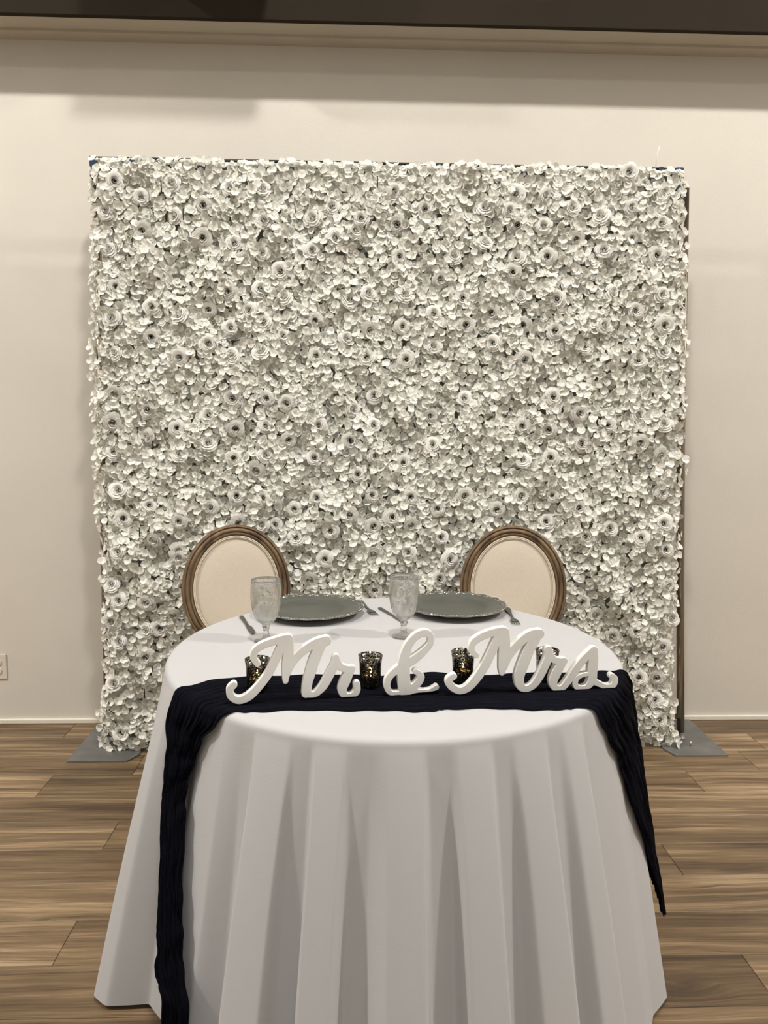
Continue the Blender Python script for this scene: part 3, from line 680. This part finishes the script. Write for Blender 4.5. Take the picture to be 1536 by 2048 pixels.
# ---------------------------------------------------------------- navy runner
def unf(deg, s): a = math.radians(deg); return ((TR+s)*math.sin(a), -(TR+s)*math.cos(a))
def pl(x, y): return (x-CX, y-CY)
inner = [unf(-34.5, .735), unf(-36, .60), unf(-39.6, .50), unf(-42.3, .385), unf(-45.1, .245), unf(-45.7, .155), unf(-43.2, .075), unf(-38.5, .005), pl(-.21, 1.578), pl(-.06, 1.583), pl(.07, 1.577), pl(.165, 1.575), pl(.20, 1.588), pl(.34, 1.583), pl(.44, 1.578), unf(41.6, .0), unf(47.6, .085), unf(53, .205), unf(57.9, .345), unf(62.8, .485), unf(65.5, .60)]
outer = [unf(-40.0, .735), unf(-42.5, .60), unf(-45.4, .565), unf(-48.5, .475), unf(-52.4, .335), unf(-55.5, .235), unf(-58, .115), unf(-59, .005), pl(-.292, 1.792), pl(-.12, 1.808), pl(.05, 1.80), pl(.18, 1.815), pl(.30, 1.800), pl(.44, 1.822), pl(.56, 1.825), unf(70.5, .0), unf(79, .075), unf(84, .19), unf(86, .33), unf(86, .46), unf(83, .60)]
def resample(P, n):
    P = np.array(P); t = np.arange(len(P)); q = np.linspace(0, len(P)-1, n); out = []
    for s in q:
        i = min(int(s), len(P)-2); f = s-i
        p0, p1, p2, p3 = P[max(i-1, 0)], P[i], P[i+1], P[min(i+2, len(P)-1)]
        out.append(.5*((2*p1)+(-p0+p2)*f+(2*p0-5*p1+4*p2-p3)*f*f+(-p0+3*p1-3*p2+p3)*f**3))
    return np.array(out)
def build_runner():
    nl, nc = 420, 84
    I, O = resample(inner, nl), resample(outer, nl); V = []
    ph = rng.uniform(0, 6.28, 12)
    for i in range(nl):
        s = i/nl*30
        ei = .0035*math.sin(s*3.1+ph[0])+.003*math.sin(s*7.3+ph[1]); eo = .0035*math.sin(s*2.7+ph[2])+.003*math.sin(s*6.1+ph[3])
        d = O[i]-I[i]; ln = np.linalg.norm(d); dn = d/max(ln, 1e-6)
        for j in range(nc):
            t = j/(nc-1); p = I[i]+dn*ei+(d+dn*(eo-ei))*t
            rho = math.hypot(p[0], p[1]); deg = math.degrees(math.atan2(p[0], -p[1]))
            c = t*46+1.6*math.sin(s*.9+ph[4])+1.1*math.sin(s*.37+t*5+ph[5])
            w = .0030*(abs(math.sin(c*.5))**.7)+.0022*math.sin(c*1.7+s*.8+ph[6])+.0016*math.sin(c*3.1-s*1.3)
            side = sstep(TR-.02, TR+.06, rho)
            w = max(-.0012, w)*(.5+.4*side)
            V.append(cloth_pt(rho, deg, .0030+w*(1+side)+.003*side, cover=True))
    n = len(V); F = grid_quads(nl, nc)
    o = link('table_runner', mesh('table_runner', V, F, M['gauze']))
    sm = o.modifiers.new('thick', 'SOLIDIFY'); sm.thickness = .0012; sm.offset = 1
    return o
rn = build_runner()
tag(rn, 'dark navy crinkled gauze runner laid across the table and trailing down both sides', 'table runner')

# ---------------------------------------------------------------- chargers
def charger(x, y, rz, label):
    t = empty('charger_plate', (x, y, TZ0+.0008), rz)
    R0 = .168
    def mod(k, a, r, z):
        f = max(0, (r-.118)/(R0-.118)); f = min(1, f)
        s = .5+.5*math.cos(a*18)
        return r+f*f*.0035*s, z+f*f*.0012*math.cos(a*18)
    lathe('plate', [(.02, 0), (.095, 0), (.10, .001), (.118, .012), (.150, .0185), (R0, .0215), (R0+.0005, .0235), (R0-.003, .0245), (.148, .0215), (.119, .0165), (.1155, .0172), (.112, .0160), (.106, .0105), (.099, .0070), (.05, .0062), (.005, .0062)], M['charger'], t, 180, mod)
    V = []; F = []
    for k in range(108):                                 # beaded rim
        a = 2*math.pi*k/108; s = .5+.5*math.cos(a*18); r = R0-.002+.0035*s; rad = .0016+.0010*(k % 6 in (0, 1, 5))
        b = len(V)
        for (i, zz) in enumerate((-.9, 0, .9)):
            rr = rad*math.sqrt(1-zz*zz)
            for q in range(6):
                V.append((r*math.cos(a)+rr*math.cos(q*math.pi/3), r*math.sin(a)+rr*math.sin(q*math.pi/3), .0245+.0012*math.cos(a*18)+rad*zz))
        F += grid_quads(3, 6, True, b); F.append(tuple(b+12+q for q in range(6)))
    # short engraved leaf strokes on the rim
    for k in range(18):
        a = 2*math.pi*(k+.5)/18
        for m_ in (-1, 1):
            b = len(V); pts = [(.160, a+m_*.01, .0008), (.155, a+m_*.055, .0025), (.156, a+m_*.11, .0018), (.163, a+m_*.155, .0006)]
            for r, aa, wd in pts:
                z = .0215+(r-.148)*.15
                for dr, dz in ((-wd, .0), (0, .0022), (wd, .0)):
                    V.append(((r+dr)*math.cos(aa), (r+dr)*math.sin(aa), z+dz+dr*.15))
            F += grid_quads(4, 3, False, b)
    link('beaded_rim', mesh('beaded_rim', V, F, M['beads']), t)
    tag(t, label, 'charger plate', 'silver charger plates')
charger(-.148, 2.408, 0, 'round silver charger plate with beaded rim on the left side of the table')
charger(.315, 2.440, .1, 'round silver charger plate with beaded rim on the right side of the table')

# ---------------------------------------------------------------- goblets with ice water
def goblet(x, y, rz, seed, label):
    g = random.Random(seed)
    t = empty('water_goblet', (x, y, TZ0+.0008), rz)
    outer_p = [(.001, .0), (.033, .0), (.0345, .0015), (.034, .003), (.026, .0062), (.015, .010), (.0095, .0145), (.0078, .020), (.0072, .030), (.0086, .038), (.0120, .0425), (.0100, .0465), (.0150, .0520),
               (.0245, .0600), (.0320, .0720), (.0375, .0880), (.0410, .1080), (.0425, .1300), (.0420, .1500), (.0405, .1680), (.0398, .1765)]
    inner_p = [(.0385, .1768), (.0390, .1680), (.0404, .1500), (.0408, .1300), (.0393, .1080), (.0356, .0880), (.0300, .0725), (.0225, .0615), (.0120, .0560), (.001, .0545)]
    def mod(k, a, r, z):
        if .05 < z < .098 and k < 21: r += .0007*math.cos(a*12)*math.sin(math.pi*(z-.05)/.048)
        if .018 < z < .04: r += .0009*math.cos(a*6)
        return r, z
    lathe('glass', outer_p+inner_p, M['glass'], t, 48, mod)
    wp = [(.001, .0549), (.0118, .0564), (.0222, .0619), (.0297, .0729), (.0352, .0882), (.0389, .1082), (.0404, .1300), (.0400, .1500), (.0392, .1600), (.0385, .1600), (.001, .1600)]
    lathe('water', wp, M['water'], t, 40)
    for i in range(11):
        s = g.uniform(.010, .014); bm = bmesh.new(); bmesh.ops.create_cube(bm, size=1)
        bmesh.ops.bevel(bm, geom=bm.edges[:], offset=.22, segments=2, affect='EDGES')
        lay = i//4; z = [.155, .132, .106][min(lay, 2)]+g.uniform(-.004, .006); rr = g.uniform(.008, .024 if lay == 0 else .020); a = g.uniform(0, 6.28)+i*1.7
        mt = Matrix.Translation((rr*math.cos(a), rr*math.sin(a), z)) @ Matrix.Rotation(g.uniform(0, 3), 4, Vector((g.random(), g.random(), g.random()+.1)).normalized()) @ Matrix.Diagonal((s*1.25, s, s*1.1, 1))
        bm.transform(mt); me = bpy.data.meshes.new('ice_cube'); bm.to_mesh(me); bm.free(); me.materials.append(M['ice'])
        me.polygons.foreach_set('use_smooth', [True]*len(me.polygons)); link('ice_cube', me, t)
    tag(t, label, 'glass', 'goblets of ice water')
goblet(-.253, 2.098, .3, 3, 'stemmed goblet of ice water in front of the left charger, beside the knife')
goblet(.133, 2.142, 1.1, 8, 'stemmed goblet of ice water near the middle of the table, behind the ampersand')

# ---------------------------------------------------------------- cutlery
def flat_shape(name, outline, z0, z1, mat, parent, bev=.0006):
    bm = bmesh.new(); n = len(outline)
    b = [bm.verts.new((x, y, z0)) for x, y in outline]; tp = [bm.verts.new((x, y, z1)) for x, y in outline]
    bm.faces.new(b[::-1]); tf = bm.faces.new(tp)
    for i in range(n): bm.faces.new((b[i], b[(i+1) % n], tp[(i+1) % n], tp[i]))
    bmesh.ops.recalc_face_normals(bm, faces=bm.faces)
    bmesh.ops.inset_region(bm, faces=[tf], thickness=bev, depth=bev*.7)
    me = bpy.data.meshes.new(name); bm.to_mesh(me); bm.free(); me.materials.append(mat); return link(name, me, parent)
def sym(half): return [(w_, y) for w_, y in half]+[(-w_, y) for w_, y in half[::-1]]
def knife(x, y, rz, label):
    t = empty('dinner_knife', (x, y, TZ0+.0012), rz)      # blade points to -Y
    flat_shape('handle', sym([(.005, .105), (.0065, .098), (.0058, .06), (.0048, .02), (.0045, .0)]), 0, .0035, M['cutlery'], t)
    flat_shape('blade', [(.0045, 0), (.0055, -.01), (.010, -.02), (.0105, -.06), (.0095, -.085), (.004, -.100), (-.003, -.101), (-.007, -.094), (-.0075, -.06), (-.0065, -.02), (-.0045, -.01), (-.0045, 0)], .0002, .0022, M['cutlery'], t)
    tag(t, label, 'knife', 'dinner knives')
def fork(x, y, rz, label):
    t = empty('dinner_fork', (x, y, TZ0+.0012), rz)       # tines point to -Y
    flat_shape('handle', sym([(.005, .115), (.0085, .108), (.0095, .085), (.0060, .05), (.0036, .02), (.0036, -.02)]), .0, .0030, M['cutlery'], t)
    flat_shape('head', sym([(.0036, -.02), (.0075, -.030), (.0120, -.040), (.0125, -.055)]), .0004, .0028, M['cutlery'], t)
    for i in range(4):
        cx = -.0108+.0072*i; tube('tine', [(cx, -.053, .0018), (cx, -.075, .0012), (cx, -.098, .0030)], [.0017, .0015, .0008], M['cutlery'], t, 6)
    tag(t, label, 'fork', 'dinner forks')
knife(-.330, 2.262, math.radians(18), 'steel dinner knife lying left of the left charger plate')
knife(.112, 2.37, math.radians(22), 'steel dinner knife mostly hidden behind the middle goblet')
fork(.034, 2.465, math.radians(14), 'steel dinner fork between the two charger plates, tines towards the front')
fork(.488, 2.355, math.radians(-3), 'steel dinner fork right of the right charger plate, tines towards the front')

# ---------------------------------------------------------------- mercury glass votives
ZR = TZ0+.0072
def votive(x, y, rz, label, lit=1.0, sx=1.0):
    t = empty('votive_holder', (x, y, ZR), rz)
    op = [(.001, 0), (.0215, 0), (.0232, .0015), (.0240, .006), (.0248, .030), (.0262, .055), (.0283, .0715)]
    ip = [(.0265, .0715), (.0246, .055), (.0232, .030), (.0222, .008), (.001, .007)]
    lathe('glass_cup', op+ip, M['mercury'], t, 40)
    lathe('wax', [(.001, .0075), (.0185, .0075), (.0190, .009), (.0190, .024), (.0175, .0255), (.001, .0245)], M['wax'], t, 28)
    lathe('flame', [(.0004, .027), (.0026, .030), (.0034, .034), (.0024, .040), (.0004, .046)], M['flame'], t, 12)
    tag(t, label, 'candle holder', 'mercury glass votives')
votive(-.226, 1.700, .2, 'speckled mercury glass votive holder behind the swash of the word Mr')
votive(.031, 1.725, 1.4, 'speckled mercury glass votive holder between the word Mr and the ampersand')
votive(.250, 1.752, 2.3, 'speckled mercury glass votive holder behind the first swash of the word Mrs')
votive(.452, 1.762, 3.9, 'speckled mercury glass votive holder behind the letter r of the word Mrs')

# ---------------------------------------------------------------- wooden words
def catmull(P, step=.0015):
    P = np.array(P, float); out = []
    for i in range(len(P)-1):
        p0, p1, p2, p3 = P[max(i-1, 0)], P[i], P[i+1], P[min(i+2, len(P)-1)]
        n = max(2, int(np.hypot(*(p2-p1)[:2])/step))
        for k in range(n):
            f = k/n
            out.append(.5*((2*p1)+(-p0+p2)*f+(2*p0-5*p1+4*p2-p3)*f*f+(-p0+3*p1-3*p2+p3)*f**3))
    out.append(P[-1]); return np.array(out)
def contours(F, x0, y0, h):                               # marching squares, zero level, linked loops
    ny, nx = F.shape; seg = {}
    def pt(a, b):
        (i0, j0), (i1, j1) = a, b; f0, f1 = F[i0, j0], F[i1, j1]; t = f0/(f0-f1)
        return (a, b) if a < b else (b, a), (x0+h*(j0+(j1-j0)*t), y0+h*(i0+(i1-i0)*t))
    pos = {}; adj = {}
    for i in range(ny-1):
        for j in range(nx-1):
            c = [(i, j), (i, j+1), (i+1, j+1), (i+1, j)]; s = [F[q] < 0 for q in c]
            if all(s) or not any(s): continue
            e = []
            for k in range(4):
                a, b = c[k], c[(k+1) % 4]
                if s[k] != s[(k+1) % 4]:
                    key, p = pt(a, b); pos[key] = p; e.append(key)
            pairs = [(e[0], e[1])] if len(e) == 2 else [(e[0], e[1]), (e[2], e[3])]
            for a, b in pairs: adj.setdefault(a, []).append(b); adj.setdefault(b, []).append(a)
    loops = []; seen = set()
    for st in adj:
        if st in seen: continue
        lp = [st]; seen.add(st); cur = st
        while True:
            nx_ = [q for q in adj[cur] if q not in seen]
            if not nx_: break
            cur = nx_[0]; seen.add(cur); lp.append(cur)
        if len(lp) > 8: loops.append([pos[q] for q in lp])
    return loops
def word(name, strokes, A, B, thick, label):
    S = np.concatenate([catmull(s) for s in strokes]); S[:, 1] += .004
    h = .0012; x0, x1 = S[:, 0].min()-.03, S[:, 0].max()+.03; y0, y1 = S[:, 1].min()-.03, S[:, 1].max()+.03
    gx, gy = np.arange(x0, x1, h), np.arange(y0, y1, h); X, Y = np.meshgrid(gx, gy); F = np.full(X.shape, 9.0)
    for u, z, r in S[::2]: F = np.minimum(F, np.hypot(X-u, Y-z)-r*1.0)
    zf = TZ0+.0068                                         # flat cut foot so the word stands
    F = np.maximum(F, zf-Y)
    F = np.where(F == 0, 1e-9, F)
    cu = bpy.data.curves.new(name, 'CURVE'); cu.dimensions = '2D'; cu.fill_mode = 'BOTH'; cu.extrude = thick/2-.0012; cu.bevel_depth = .0012; cu.bevel_resolution = 1
    for lp in contours(F, x0, y0, h):
        P = np.array(lp)
        for _ in range(2): P = (np.roll(P, 1, 0)+2*P+np.roll(P, -1, 0))/4
        P = P[::2]
        P = P[::1]
        sp_ = cu.splines.new('POLY'); sp_.points.add(len(P)-1); sp_.use_cyclic_u = True
        for k, (a, b) in enumerate(P): sp_.points[k].co = (a, b, 0, 1)
    tmp = bpy.data.objects.new('tmp', cu); C.objects.link(tmp)
    me = bpy.data.meshes.new_from_object(tmp.evaluated_get(bpy.context.evaluated_depsgraph_get()))
    bpy.data.objects.remove(tmp); me.name = name; me.materials.clear(); me.materials.append(M['letter'])
    A = Vector((*A, 0)); B = Vector((*B, 0)); e = (B-A).normalized(); n = Vector((e.y, -e.x, 0))   # n faces the camera side
    me.transform(Matrix(((e.x, 0, n.x, 0), (e.y, 0, n.y, 0), (0, 1, 0, 0), (0, 0, 0, 1))))
    o = link(name, me); o.location = A-n*thick/2
    tag(o, label, 'sign'); return o
word('word_sign', MR_STROKES, (-.252, 1.608), (-.015, 1.650), .016, 'white wooden script word Mr standing on the navy runner')
word('ampersand_sign', AMP_STROKES, (.068, 1.655), (.174, 1.669), .016, 'white wooden ampersand standing on the navy runner between the two words')
word('word_sign', MRS_STROKES, (.243, 1.659), (.561, 1.697), .016, 'white wooden script word Mrs standing on the navy runner')
